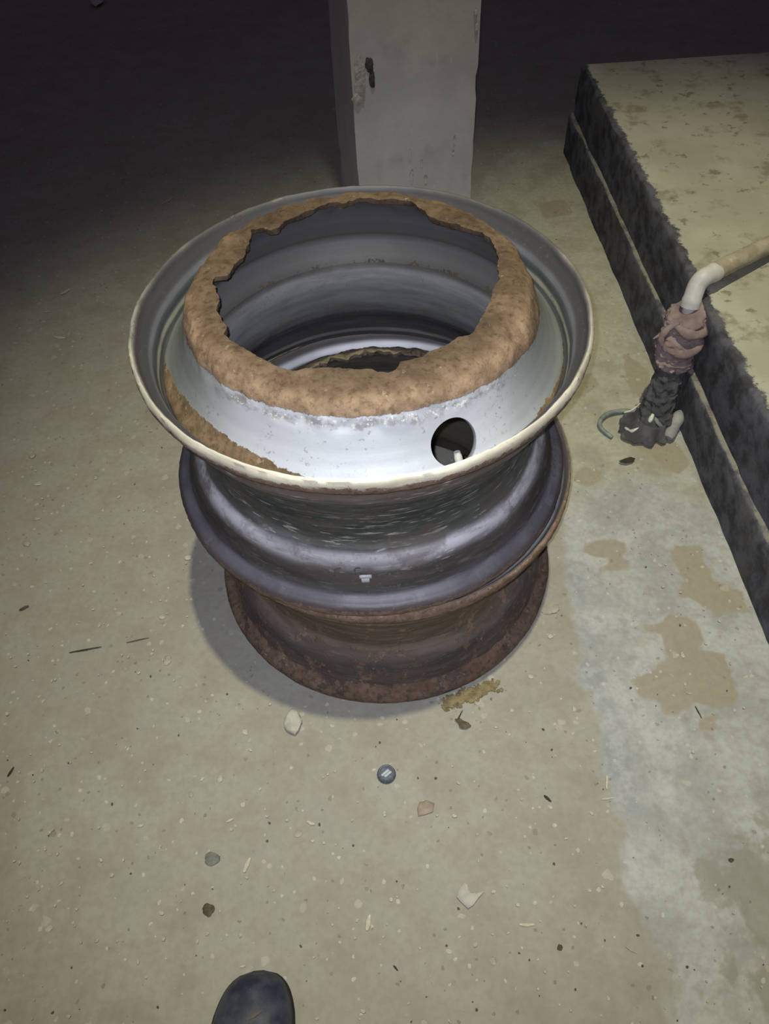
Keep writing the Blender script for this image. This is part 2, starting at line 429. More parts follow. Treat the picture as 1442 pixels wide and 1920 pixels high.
def wheel_mat(name):
    t = NT(name); v = t.coord()
    st = t.attr('streak', 'Vector')
    base = t.attr('col', 'Color')
    s1 = t.noise(st, 1.0, 6, .62); s2 = t.noise(st, 3.1, 5, .6)
    c = t.mix(t.math('MULTIPLY', t.step(s1, .40, .60, 0, .72), t.math('MULTIPLY', t.attr('scrape'), 6.0, clamp=True)), base, t.mix(1.0, base, (.42, .40, .40), 'MULTIPLY'))
    c = t.mix(t.math('MULTIPLY', t.step(s2, .57, .66), t.attr('scrape')), c, (.50, .49, .48))
    n3 = t.noise(v, 130, 4, .6); n2 = t.noise(v, 45, 5, .65)
    c = t.mix(t.math('MULTIPLY', t.math('MULTIPLY', t.step(t.noise(t.mapping(st, (1.6, 1.6, .35), (3, 1, 0)), 1.0, 6, .7), .47, .60), t.attr('scrape')), .75), c, (.115, .088, .075))
    spots = t.step(t.noise(v, 85, 4, .6), .66, .70, 0, .75)
    c = t.mix(t.math('MULTIPLY', spots, t.attr('spot')), c, (.16, .13, .10))
    rj = t.math('ADD', t.attr('rust'), t.math('MULTIPLY', t.math('SUBTRACT', t.noise(v, 55, 6, .72), .5), 1.35))
    rf = t.step(rj, .44, .56)
    rust = t.mix(t.step(n2, .35, .68), t.attr('rcol', 'Color'), t.mix(1.0, t.attr('rcol', 'Color'), (1.55, 1.62, 1.75), 'MULTIPLY'))
    rust = t.mix(t.step(n3, .48, .70, 0, .6), rust, t.mix(1.0, t.attr('rcol', 'Color'), (.42, .36, .32), 'MULTIPLY'))
    rust = t.mix(t.step(t.noise(v, 75, 5, .7), .62, .68, 0, .45), rust, (.42, .34, .25))
    # pale flaking primer where paint gives way to rust
    gr = t.math('MULTIPLY', t.step(t.math('ADD', t.attr('flake'), t.math('MULTIPLY', t.math('SUBTRACT', t.noise(v, 48, 5, .7), .5), 1.5)), .24, .50), .68)
    c = t.mix(gr, c, (.235, .225, .205))
    fl = t.step(t.math('ADD', t.attr('flake'), t.math('MULTIPLY', t.math('SUBTRACT', t.noise(v, 140, 5, .7), .5), 2.2)), .50, .60)
    c = t.mix(t.math('MULTIPLY', fl, .85), c, (.80, .79, .72))
    chips = t.step(t.noise(v, 170, 4, .65), .60, .63)
    c = t.mix(t.math('MULTIPLY', chips, t.math('MULTIPLY', t.attr('spot'), t.step(t.noise(v, 14, 3), .48, .62))), c, (.17, .16, .17))
    c = t.mix(rf, c, rust)
    rough = t.step(rf, 0, 1, .56, .92)
    t.bump(t.math('ADD', t.math('MULTIPLY', t.math('MULTIPLY', t.noise(v, 70, 6, .7), t.math('ADD', rf, .12)), 1.0), t.math('MULTIPLY', s1, .10)), .55, .004)
    mt = t.math('MULTIPLY', t.math('SUBTRACT', 1.0, rf), .25)
    return t.out(c, rough, mt, .4)

def sstep(x, a, b):
    q = np.clip((x-a)/(b-a), 0, 1); return q*q*(3-2*q)
def bands(x, table):
    xs_ = [q[0] for q in table]; return np.stack([np.interp(x, xs_, [q[1][k] for q in table]) for k in range(3)], -1)
def angn(ang, seed, sc):
    lut = np.array([noise.fractal(Vector((math.cos(a)*sc+seed, math.sin(a)*sc, seed)), 1.0, 2.0, 4) for a in np.linspace(-math.pi, math.pi, 721)])
    return np.interp(ang, np.linspace(-math.pi, math.pi, 721), lut)

def dress(me, fn):
    C = coords(me).astype(float); r = np.hypot(C[:, 0], C[:, 1]); a = np.arctan2(C[:, 1], C[:, 0]); z = C[:, 2]
    col, rcol, rust, scrape, spot, flake = fn(C, r, a, z)
    n = len(C); one = np.ones(n)
    cattr(me, 'col', np.clip(col, 0, 1)); cattr(me, 'rcol', rcol)
    for k, vv in (('rust', rust), ('scrape', scrape), ('spot', spot), ('flake', flake)): fattr(me, k, one*vv)
    vattr(me, 'streak', np.stack([np.cos(a)*2.4, np.sin(a)*2.4, z*85+r*35], -1))

JAG = []   # (angle, radius) of the torn centre opening, traced at the disc's height
def jag_from(points, cx, cy, z):
    L = []
    for (px, py) in points:
        p = at(px, py, z); L.append((math.atan2(p.y-cy, p.x-cx), math.hypot(p.x-cx, p.y-cy)))
    L.sort(); A = [q[0] for q in L]; R = [q[1] for q in L]
    A = [A[-1]-2*math.pi] + A + [A[0]+2*math.pi]; R = [R[-1]] + R + [R[0]]
    return lambda a: float(np.interp(math.atan2(math.sin(a), math.cos(a)), A, R))
TX, TY = -.0167, .8325
k1 = [(1442, 165), (1280, 185), (1200, 180), (1150, 200), (1060, 245), (980, 270), (930, 320), (890, 330), (850, 312), (790, 325), (770, 400), (745, 470), (690, 510), (655, 570), (580, 580), (575, 620), (600, 640), (610, 700), (600, 740), (620, 790), (655, 850), (635, 890), (700, 940), (760, 975), (850, 1030), (960, 1080), (1010, 1095), (1080, 1075), (1200, 1070), (1300, 1075), (1440, 1080)]
k2 = [(100, 1080), (150, 1078), (200, 1095), (260, 1095), (300, 1080), (320, 1040), (440, 1010), (480, 980), (560, 955), (640, 905), (700, 895), (720, 870), (740, 820), (800, 720), (825, 640), (855, 590), (845, 500), (845, 420), (800, 380), (760, 335), (700, 325), (640, 315), (560, 280), (470, 250), (410, 195), (380, 170), (200, 160), (100, 155)]
opening = jag_from([(200+x/2.884, 320+y/2.884) for x, y in k1] + [(640+x/2.884, 320+y/2.884) for x, y in k2], TX, TY, 2*RW+.038)

def disc_mesh(openf, hole_angles, seed, thick=.009):
    # s from 0 (torn edge) to 1 (weld at rim); profile relative to the upper flange plane
    outer = [(.1990, .0400), (.2060, .0382), (.2130, .0335), (.2185, .0265), (.2220, .0190), (.2262, .0080), (.2310, -.0040), (.2380, -.0190), (.2470, -.0335), (.2570, -.0460), (.2650, -.0525), (.2690, -.0580), (.2685, -.0620), (.2630, -.0700), (.2560, -.0830), (.2480, -.0985)]
    inner = [(.2410, -.0990), (.2475, -.0850), (.2530, -.0720), (.2560, -.0640), (.2550, -.0580), (.2490, -.0500), (.2400, -.0350), (.2310, -.0200), (.2225, -.0020), (.2170, .0100), (.2110, .0200), (.2050, .0270), (.1990, .0300)]
    O = refine(outer, .004); I = refine(inner, .004)
    n = 480; V = []; Fc = []; NR = 5
    prof_n = None
    for i in range(n):
        a = 2*math.pi*i/n; ca, sa = math.cos(a), math.sin(a)
        R0_ = openf(a) + .0016*fb((ca, sa, seed), 14, 4) + .0008*fb((ca, sa, seed), 50, 3)
        ring = []
        for k in range(NR):   # from torn edge to r=.199, top side
            q = k/NR; ring.append((R0_+(.199-R0_)*q, .0400 + .0025*math.sin(q*math.pi)*.5))
        ring += O + I
        for k in range(NR-1, -1, -1):
            q = k/NR; ring.append((R0_+.0015+(.199-R0_-.0015)*q, .0300+.002*(1-q)))
        prof_n = len(ring)
        for (r, z) in ring:
            lump = .0026*fb((r*ca, r*sa, z+seed), 38, 4)*max(0, min(1, (z-.0)/.02+.2))
            dent = .0012*fb((r*ca, r*sa, z+seed), 7, 3)
            V.append(((r+lump+dent)*ca, (r+lump+dent)*sa, z+lump))
    for i in range(n):
        j = (i+1) % n
        for k in range(prof_n):
            l = (k+1) % prof_n; Fc.append((i*prof_n+k, j*prof_n+k, j*prof_n+l, i*prof_n+l))
    me = from_py(V, Fc)
    bm = bmesh.new(); bm.from_mesh(me); bmesh.ops.recalc_face_normals(bm, faces=bm.faces); bm.to_mesh(me); bm.free()
    for ha in hole_angles:
        ob = bpy.data.objects.new('t', me); COL.objects.link(ob)
        bm = bmesh.new(); bmesh.ops.create_cone(bm, segments=48, radius1=.0290, radius2=.0290, depth=.09, cap_ends=True)
        cm = bpy.data.meshes.new('c'); bm.to_mesh(cm); bm.free()
        cu = bpy.data.objects.new('c', cm); COL.objects.link(cu)
        d = Vector((math.cos(ha)*.80, math.sin(ha)*.80, .60)).normalized()
        cu.location = (.2455*math.cos(ha), .2455*math.sin(ha), -.027); cu.rotation_euler = d.to_track_quat('Z', 'Y').to_euler()
        md = ob.modifiers.new('b', 'BOOLEAN'); md.object = cu; md.operation = 'DIFFERENCE'; md.solver = 'EXACT'
        dg = bpy.context.evaluated_depsgraph_get(); ev = ob.evaluated_get(dg)
        me = bpy.data.meshes.new_from_object(ev)
        bpy.data.objects.remove(ob); bpy.data.objects.remove(cu)
    return me

def make_rim(name, x, y, z, label, fr, fd, openf, holes, seed, sq=0.0):
    root = empty(name, (x, y, z)); tag(root, label, 'wheel rim', 'stacked truck wheel rims')
    prof, no = rim_profile()
    def jit(k, a, r, zz):
        lip = max(0, (r-.285)/.0135)
        e = .0011*fb((math.cos(a), math.sin(a), zz*8+seed), 5, 3) + lip*.0008*fb((math.cos(a), math.sin(a), zz*20+seed), 30, 3)
        return r*(1+sq*math.cos(2*a)) + e, zz + (.0008*lip*fb((math.cos(a), math.sin(a), seed), 22, 3) if zz > .2 else 0)
    me = lathe_mesh(prof, 360, jit); dress(me, fr)
    link('rim_barrel', me, wheel_mat('worn_steel_'+name+str(seed)), root, sharp=60)
    dm = disc_mesh(openf, holes, seed); dress(dm, fd)
    d = link('wheel_disc', dm, wheel_mat('disc_paint_'+name+str(seed)), root, sharp=45); d.location = (0, 0, RW)
    return root

D2R = math.pi/180
def noise3(C, sc, seed, oc=4):
    return np.array([noise.fractal(Vector((c[0]*sc+seed, c[1]*sc, c[2]*sc+seed)), 1.0, 2.0, oc) for c in C])
def top_barrel(C, r, a, z):
    n = len(C); outer = outer_side(r, z)
    out = bands(z, [(0, (.16, .12, .10)), (.010, (.13, .10, .09)), (.018, (.15, .13, .135)), (.025, (.19, .19, .215)), (.031, (.105, .098, .105)), (.040, (.085, .072, .070)),
                    (.060, (.10, .085, .082)), (.068, (.44, .43, .46)), (.078, (.66, .66, .70)), (.085, (.19, .19, .195)), (.094, (.12, .13, .12)), (.12, (.062, .078, .072)), (.165, (.055, .070, .064)),
                    (.190, (.085, .082, .072)), (.205, (.16, .15, .135)), (.214, (.13, .115, .10)), (.219, (.34, .32, .28)), (.225, (.15, .12, .105)), (.245, (.13, .10, .09)), (.256, (.19, .13, .105))])
    lip = bands(z, [(.258, (.26, .18, .14)), (.266, (.34, .24, .18)), (.271, (.55, .52, .42)), (.276, (.72, .67, .53)), (.283, (.76, .71, .57))])
    out = np.where((z > .258)[:, None], lip, out)
    inn = bands(z, [(0, (.09, .08, .08)), (.020, (.11, .10, .10)), (.025, (.36, .35, .34)), (.030, (.34, .33, .33)), (.034, (.11, .105, .11)), (.06, (.10, .10, .11)), (.09, (.11, .11, .12)), (.12, (.20, .20, .20)), (.145, (.24, .24, .24)), (.160, (.36, .36, .37)), (.168, (.34, .33, .33)), (.174, (.14, .135, .13)), (.19, (.12, .11, .11)),
                    (.205, (.06, .055, .055)), (.218, (.14, .14, .16)), (.226, (.070, .084, .088)), (.240, (.075, .090, .096)), (.246, (.11, .125, .135)), (.2505, (.30, .31, .345)), (.2545, (.26, .265, .295)), (.259, (.10, .098, .108)), (.270, (.085, .078, .082)), (.2785, (.12, .105, .10)), (.2803, (.52, .50, .44)), (.283, (.72, .70, .61))])
    back = sstep(np.sin(a), -.1, .7)
    col = np.where(outer[:, None], out, inn)
    # the lip's pale paint is patchily worn at left, dark grey on the far side
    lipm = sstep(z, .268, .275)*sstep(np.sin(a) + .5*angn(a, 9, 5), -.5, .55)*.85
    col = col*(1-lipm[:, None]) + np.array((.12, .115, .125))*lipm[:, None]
    rust = np.where(outer, np.interp(z, [0, .008, .018, .05, .2, .228, .24, .262, .270, .277], [.72, .70, .18, .12, .05, .25, .38, .74, .55, .12]),
                    np.interp(z, [0, .01, .04, .12, .18, .20, .22, .262, .275], [.1, .05, .12, .15, .10, .12, .0, .05, .22]))
    rust = rust + .12*angn(a, 3, 3)
    right = sstep(np.cos(a), .2, .9)
    rust = rust + np.where(outer & (z < .06), .18*right, 0)
    # weld seam line at the gutter
    seam = np.exp(-((z-.2315)/.0035)**2)*(~outer)*(np.sin(a) < .5)
    col = col*(1-seam[:, None]*.8)+np.array((.62, .60, .48))*seam[:, None]*.8
    rust = rust + np.where(outer & (z < .07), .16*noise3(C, 6, 5.0, 3), 0)
    rcol = np.tile(np.array((.140, .088, .060)), (n, 1))
    scr = np.where(outer & (z > .06) & (z < .25), .75, np.where(outer, .12, np.where(z < .2, .075, .02)))
    return col, rcol, rust, scr, .5, 0.0
def outer_side(r, z):
    mid = np.interp(z, [0, .02, .0225, .028, .042, .058, .071, .082, .096, .110, .135, .163, .193, .212, .2195, .224, .238, .25, .2545, .259, .268, .276, .283],
                    [.2935, .2795, .277, .276, .2695, .263, .2555, .2463, .239, .2378, .2400, .246, .258, .268, .274, .276, .278, .2805, .2835, .2885, .294, .2945, .295])
    return r > mid
def top_disc(C, r, a, z):
    n = len(C)
    deg = np.degrees(a)
    silver = np.tile(np.array((.54, .56, .60)), (n, 1))
    dirty = noise3(C, 9, 2.0)
    silver = silver*(1-.22*np.clip(dirty, 0, 1))[:, None]
    side = sstep(np.abs(np.cos(a)), .55, .95)        # darker, greener tone on left and right flanks
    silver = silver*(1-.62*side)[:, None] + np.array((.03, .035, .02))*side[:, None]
    under = z < (.040 - 1e9)
    edge = np.interp(deg, [-180, -150, -120, -90, -70, -50, -30, 0, 60, 120, 180], [.010, .015, .020, .0215, .0195, .014, .006, -.004, -.004, -.004, .008])
    rtop = .5 + (z-edge)/.011
    # rust along the weld: heavy at front left, thin at the front
    base_h = np.interp(deg, [-180, -165, -150, -135, -120, -108, -100, -90, -80, -74, -66, -50, -35, -10, 180], [-.056, -.045, -.036, -.034, -.038, -.044, -.052, -.052, -.0515, -.052, -.056, -.060, -.05, -.056, -.056])
    rbot = .5 + (base_h - z)/.010
    rust = np.maximum(rtop, rbot)
    rust = np.clip(rust, -.4, 1.6)
    rc_t = np.array((.150, .098, .058)); rc_b = np.array((.130, .085, .045))
    k = sstep(z, -.03, 0.0)[:, None]
    rcol = rc_b*(1-k)+rc_t*k
    edgek = sstep(z, .034, .028)*(r < .205)
    rcol = rcol*(1-.70*edgek[:, None])
    tint = np.interp(r, [.17, .195, .205, .214, .222, .229, .235], [.72, .80, 1.0, 1.42, 1.38, .85, .75]) * (1+.30*noise3(C, 16, 8.0, 3))  # rust mottle, plus a lit highlight painted along the ring's ridge
    rcol = rcol*np.where(z > -.005, tint, 1.0+.35*noise3(C, 20, 3.0, 3))[:, None]
    left = sstep(-np.cos(a), .1, .8)[:, None]*k
    back = sstep(np.sin(a), -.2, .6)[:, None]*k
    rcol = rcol*(1-.10*back)
    rmid = np.interp(z, [-.099, -.084, -.071, -.061, -.055, -.047, -.034, -.019, -.004, .008, .019, .0265, .031], [.2445, .252, .258, .2622, .259, .2525, .2425, .233, .2265, .2215, .2165, .212, .207])
    ins = (r < rmid-.0012) & (z < .031)
    silver = np.where(ins[:, None], bands(z, [(-.1, (.16, .15, .13)), (-.085, (.20, .19, .18)), (-.07, (.17, .165, .165)), (-.05, (.21, .21, .22)), (-.02, (.20, .20, .215)), (0, (.15, .15, .165)), (.03, (.12, .11, .12))]), silver)
    rust = np.where(ins, .18 + .3*sstep(z, .012, .03) + .25*sstep(-z, .088, .097), rust)
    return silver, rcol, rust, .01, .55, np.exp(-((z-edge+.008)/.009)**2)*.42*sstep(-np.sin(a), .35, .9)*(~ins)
def low_barrel(C, r, a, z):
    n = len(C); outer = outer_side(r, z)
    col = bands(z, [(0, (.115, .085, .072)), (.02, (.10, .075, .065)), (.045, (.105, .085, .078)), (.06, (.085, .075, .075)), (.085, (.22, .175, .145)), (.10, (.15, .115, .085)), (.17, (.20, .155, .115)), (.24, (.20, .155, .12)), (.262, (.15, .10, .08)), (.283, (.2, .14, .11))])  # brown painted lighter up the barrel, making up for scant light in the undercut
    rust = .42 + .25*angn(a, 7, 2) + np.where(z < .03, .2, 0)+np.where(z > .25, .25, 0)
    rcol = np.stack([np.interp(z, [0, .06, .09, .2], q) for q in ((.125, .125, .165, .18), (.080, .082, .108, .118), (.054, .056, .074, .078))], -1)
    inb = bands(z, [(0, (.10, .08, .07)), (.2, (.08, .075, .065)), (.25, (.095, .09, .078)), (.256, (.16, .16, .16)), (.2595, (.78, .78, .82)), (.2655, (.74, .74, .78)), (.270, (.16, .145, .15)), (.283, (.14, .12, .12))])
    col = np.where(outer[:, None], col, inb)
    rust = np.where(outer, rust, np.where((z > .257) & (z < .268), .0, .25))
    return col, rcol, rust, np.where(outer, .12, .02), .3, .0
def low_disc(C, r, a, z):
    n = len(C)
    return np.tile(np.array((.13, .12, .12)), (n, 1)), np.tile(np.array((.13, .10, .068)), (n, 1)), .5+(z-.02)/.03, .1, .3, .1

low_open = lambda a: .193 + .012*fb((math.cos(a), math.sin(a), 4), 2.2, 3) + .010*fb((math.cos(a), math.sin(a), 6), 9, 3)
low = make_rim('truck_wheel_rim', -.0023, .8337, 0.0, 'brown rusted truck wheel rim standing on the floor, lower of the two', low_barrel, low_disc, low_open, (), 5)
top = make_rim('truck_wheel_rim', TX, TY, RW, 'silver-painted truck wheel rim with torn rusty centre opening, upper of the two', top_barrel, top_disc, opening, (-65.5*D2R,), 2)
# valve stem seen through the hand hole
vm = simple('valve_rubber', (.04, .04, .042), .6); vb = simple('valve_metal', (.62, .60, .54), .35)
va = -62*D2R; vr = .2480
vs = link('valve_stem', tube_mesh([(0, 0, 0), (-.004, 0, .006), (-.010, 0, .014), (-.013, 0, .020)], [.0065, .0055, .0042, .0040], 16), vm, top)
vs.location = (vr*math.cos(va), vr*math.sin(va), .184); vs.rotation_euler = (0, 0, va)
vc = link('valve_cap', tube_mesh([(-.013, 0, .020), (-.0165, 0, .027), (-.019, 0, .032)], [.0052, .0052, .0040], 16), vb, vs)
# weathered marks low on the outside of the upper rim: F C and a pale dab
pm = simple('white_chalk', (.50, .50, .52), .9)
dk = simple('dark_stamp', (.09, .085, .09), .8)
def rim_r(z):
    return float(np.interp(z, [0.028, .042, .058, .071, .082, .096], [.279, .273, .267, .260, .250, .243]))
def patch_on_rim(name, cells, mat, parent, lift=.0012):
    """cells: list of (px, py, halfwidth_px, halfheight_px) strokes laid on the barrel"""
    V = []; Fc = []
    for (x0, y0, x1, y1, wd) in cells:
        for q in range(6):
            pass
        dxn, dyn = x1-x0, y1-y0; L = math.hypot(dxn, dyn); ux, uy = -dyn/L*wd, dxn/L*wd
        b = len(V); N = 6
        for i in range(N+1):
            for s in (-1, 0, 1):
                px = x0+dxn*i/N+ux*s; py = y0+dyn*i/N+uy*s
                lo_, hi_ = .02, .11           # find the height where the line of sight meets the barrel
                for _ in range(24):
                    zz = (lo_+hi_)/2; p = at(px, py, RW+zz)
                    rr = math.hypot(p.x-TX, p.y-TY)
                    if rr > rim_r(zz): hi_ = zz
                    else: lo_ = zz
                p = at(px, py, RW+zz); aa = math.atan2(p.y-TY, p.x-TX); R_ = rim_r(zz)+lift
                V.append((R_*math.cos(aa), R_*math.sin(aa), zz+lift*.5))
        for i in range(N):
            for s in range(2):
                Fc.append((b+i*3+s, b+i*3+s+1, b+(i+1)*3+s+1, b+(i+1)*3+s))
    me = from_py(V, Fc)
    o = link(name, me, mat, parent, sharp=80)
    md = o.modifiers.new('s', 'SOLIDIFY'); md.thickness = .0006; md.offset = 0
    return o
patch_on_rim('stamped_letter', [(629, 1066, 627, 1078, 1.2), (629, 1066, 640, 1064, 1.2), (628, 1072, 637, 1071, 1.2)], dk, top)
patch_on_rim('stamped_letter', [(676, 1064, 668, 1064, 1.2), (668, 1064, 664, 1069, 1.2), (664, 1069, 668, 1075, 1.2), (668, 1075, 677, 1077, 1.2)], dk, top)
patch_on_rim('paint_dab', [(674, 1081, 697, 1080, 3.5), (678, 1088, 693, 1087, 4)], pm, top)

# ------------------------------------------------------------------ pipe with rags beside the platform
base = at(1226, 800); PX, PY = base.x, base.y
pvc = NT('dusty_plastic_pipe'); v = pvc.coord()
nn = pvc.noise(pvc.mapping(v, (1, 1, 1)), 26, 5, .6)
g = pvc.n('ShaderNodeNewGeometry'); sx = pvc.n('ShaderNodeSeparateXYZ'); pvc.l(g.outputs['Position'], sx.inputs[0])
cc = pvc.mix(pvc.step(nn, .40, .60), (.36, .31, .23), (.47, .43, .34))
cc = pvc.mix(pvc.step(pvc.noise(v, 60, 4), .58, .7, 0, .6), cc, (.60, .58, .52))
pvc_m = pvc.out(cc, .7, 0, .25)
elb_m = simple('white_plastic', (.66, .65, .66), .45, .12, 40, .1)
pr = empty('water_pipe', (PX, PY, 0)); tag(pr, 'pale plastic water pipe rising beside the platform with a white elbow', 'pipe')
ztop = .285
top_c = at(1308, 528, ztop); LX, LY = (top_c.x-PX)/ztop, (top_c.y-PY)/ztop      # the riser leans to the platform edge
far_ = at(1500, 434, .268)
E_ = Vector((top_c.x-PX, top_c.y-PY, 0))
dirp = Vector((far_.x-top_c.x, far_.y-top_c.y, far_.z-ztop-.004)).normalized()
def lean(z): return (LX*z, LY*z, z)
def lean_mesh(me, remap=False):
    for v_ in me.vertices:
        z = v_.co.z
        if remap: z = float(np.interp(z, [0, .165, .302, .35], [0, .128, .236, .285]))
        v_.co = (v_.co.x+LX*z, v_.co.y+LY*z, z)
    me.update(); return me
R_ = .0155
def L(*a): return Vector(a)
link('riser', tube_mesh([L(*lean(q)) for q in (0, .08, .16, ztop-.035)], .0125, 24), elb_m, pr)
el = catmull([lean(ztop-.045), lean(ztop-.028), E_+(dirp*.003)+L(0, 0, ztop-.010), E_+(dirp*.014)+L(0, 0, ztop+.002), E_+(dirp*.034)+L(0, 0, ztop+.004), E_+(dirp*.050)+L(0, 0, ztop+.004)], 5)
er = [.0185 if i < 5 or i > len(el)-6 else .0172 for i in range(len(el))]
e_ = link('elbow', tube_mesh(el, er, 28), elb_m, pr); e_['label'] = 'white elbow joint'
run = [E_+dirp*(s_)+L(0, 0, ztop+.004+.003*math.sin(s_*9)) for s_ in [.045+.04*i for i in range(28)]]
link('pipe_run', tube_mesh(run, R_+.002, 28), pvc_m, pr)

def cloth_mat(name, c1, c2, sc=70):
    t = NT(name); v = t.coord(); n1 = t.noise(v, sc, 5, .6); n2 = t.noise(v, sc*.35, 4)
    c = t.mix(t.step(n2, .38, .62), c1, c2)
    t.bump(n1, .35, .002); return t.out(c, .95, 0, .1)
pink = cloth_mat('faded_pink_cloth', (.200, .145, .152), (.310, .240, .240))
grey = cloth_mat('grey_cloth', (.062, .062, .070), (.115, .115, .125))
def wrap(name, zs, rs, offs, mat, amp, folds, seed, twist=5.0, n=96):
    path = []; rad = []
    K = 60
    for i in range(K+1):
        q = i/K; z = zs[0]+(zs[-1]-zs[0])*q
        path.append(Vector((np.interp(z, zs, [o[0] for o in offs]), np.interp(z, zs, [o[1] for o in offs]), z)))
        rad.append(float(np.interp(z, zs, rs)))
    def jit(i, a, r, p):
        q = i/K
        f = math.sin(folds*a + twist*q*3 + 2*fb((math.cos(a), math.sin(a), q*3+seed), 1.5, 3))
        f2 = fb((math.cos(a)*1.0, math.sin(a)*1.0, q*7+seed), 2.2, 4)
        ridge = abs(math.sin(q*17 + 2.2*math.sin(a+seed)+1.5*f2))**.7
        return r*(1 + amp*.5*f*.5 + amp*f2 + amp*.7*(ridge-.6))
    me = tube_mesh(path, rad, n, jit)
    return me
def rel(px, py, z):
    p = at(px, py, z); return (p.x-PX, p.y-PY)
# grey lower wrap
gw = empty('cloth_wrap', (PX, PY, 0)); tag(gw, 'dark grey cloth bound round the foot of the pipe, frayed at the floor', 'cloth')
link('wrap', lean_mesh(wrap('w', [.010, .04, .08, .12, .145, .165], [.040, .033, .027, .0265, .028, .030], [(-.010, -.006)]+[(-.004, 0)]*2+[(0, 0)]*3, grey, .16, 4, 3)), grey, gw, sharp=70)
# frayed skirt spreading on the floor
def skirt(seed, n=64, k=9):
    V = []; Fc = []
    for j in range(k+1):
        q = j/k
        for i in range(n):
            a = 2*math.pi*i/n
            sp = .031 + q*(.012 + .014*max(0, math.cos(a-math.radians(215))) + .010*max(0, math.cos(a-math.radians(160))))
            sp *= 1 + .22*q*fb((math.cos(a)*2, math.sin(a)*2, seed), 1.8, 4)
            z = .030*(1-q)**1.3 + .004 + .012*q*abs(fb((math.cos(a)*3, math.sin(a)*3, seed+2), 1.6, 3))
            V.append((sp*math.cos(a)-.010, sp*math.sin(a)-.004, z))
    for j in range(k):
        for i in range(n):
            l = (i+1) % n; Fc.append((j*n+i, (j+1)*n+i, (j+1)*n+l, j*n+l))
    return from_py(V, Fc)
sk = link('frayed_hem', skirt(4), grey, gw, sharp=70); md = sk.modifiers.new('s', 'SOLIDIFY'); md.thickness = .002
pale = simple('pale_plastic_shred', (.66, .65, .60), .4, .2, 90, .2)
green = simple('grey_green_plastic', (.25, .28, .27), .4, .35, 70, .4)
def strip(name, pts, wd, mat, parent=None, z=.004, thick=.0012, arch=.004, sub=5):
    P = catmull([tuple(q) for q in pts], sub); V = []; Fc = []
    N = len(P)
    for i, p in enumerate(P):
        tt = (P[min(i+1, N-1)]-P[max(0, i-1)]); tt.z = 0; tt.normalize(); s = Vector((-tt.y, tt.x, 0))
        w0 = wd*(.35+.65*math.sin(math.pi*min(max(i/(N-1), .08), .92)))
        for q in (-1, -.4, .4, 1):
            V.append(p + s*w0*q + Vector((0, 0, arch*(1-q*q))))
    for i in range(N-1):
        for q in range(3): Fc.append((i*4+q, i*4+q+1, (i+1)*4+q+1, (i+1)*4+q))
    o = link(name, from_py(V, Fc), mat, parent, sharp=80)
    md = o.modifiers.new('s', 'SOLIDIFY'); md.thickness = thick; md.offset = 0
    return o
def atr(px, py, z): p = at(px, py, z); return (p.x-PX, p.y-PY, z)
s_ = strip('torn_strip', [atr(1172, 803, .010), atr(1182, 808, .014), atr(1193, 805, .020), atr(1205, 798, .028)], .0052, pale, gw); s_['label'] = 'white torn strip'
s_ = strip('torn_strip', [atr(1170, 810, .003), atr(1182, 816, .003), atr(1196, 814, .006)], .0035, pale, gw); s_['label'] = 'white torn strip at the floor'
s_ = strip('torn_strip', [atr(1213, 801, .026), atr(1227, 808, .020), atr(1240, 816, .010)], .009, green, gw); s_['label'] = 'grey-green torn plastic'
s_ = strip('torn_strip', [atr(1228, 784, .040), atr(1240, 794, .032), atr(1250, 806, .014)], .012, green, gw); s_['label'] = 'wide grey-green torn plastic'
s_ = strip('torn_strip', [atr(1226, 774, .046), atr(1220, 786, .040), atr(1213, 795, .030)], .005, pale, gw)
s_ = strip('torn_strip', [atr(1170, 775, .006), atr(1185, 770, .008), atr(1200, 758, .014)], .002, pale, gw)
# pink rag
rg = empty('pink_rag', (PX, PY, 0)); tag(rg, 'faded pink rag bunched round the pipe below the white elbow', 'rag')
link('rag_wrap', lean_mesh(wrap('r', [.165, .175, .20, .23, .26, .285, .298, .302], [.026, .034, .038, .039, .036, .041, .036, .016], [(0, 0)]*3+[(-.004, 0), (.000, 0), (.004, .0), (.002, 0), (0, 0)], pink, .17, 3, 11, 3), True), pink, rg, sharp=75)
fo = link('rag_fold', lean_mesh(tube_mesh(catmull([(-.034, -.014, .238), (-.022, -.032, .226), (.004, -.040, .228), (.028, -.028, .238), (.037, -.005, .244)], 6), [.0055+.0045*math.sin(math.pi*i/24) for i in range(25)], 16,
     lambda i, a, r, p: r*(1+.25*fb(p, 60, 3))), True), pink, rg)
fo = link('rag_fold', lean_mesh(tube_mesh(catmull([(-.030, -.018, .285), (-.012, -.038, .276), (.016, -.036, .272), (.036, -.018, .276), (.036, .008, .288)], 6), [.006+.006*math.sin(math.pi*i/24) for i in range(25)], 16,
     lambda i, a, r, p: r*(1+.25*fb(p, 60, 3))), True), pink, rg)
fo = link('rag_fold', lean_mesh(tube_mesh(catmull([(-.024, -.026, .292), (-.040, -.022, .275), (-.047, -.020, .252), (-.043, -.022, .235)], 6), [.003+.005*math.sin(math.pi*i/18) for i in range(19)], 16,
     lambda i, a, r, p: r*(1+.3*fb(p, 60, 3))), True), pink, rg)
fo = link('loose_corner', lean_mesh(tube_mesh(catmull([(-.040, -.018, .262), (-.050, -.016, .256), (-.060, -.014, .246)], 6), [.005, .005, .0045, .004, .0038, .0035, .003, .0028, .0026, .0022, .002, .0016, .001], 12), True), pink, rg)
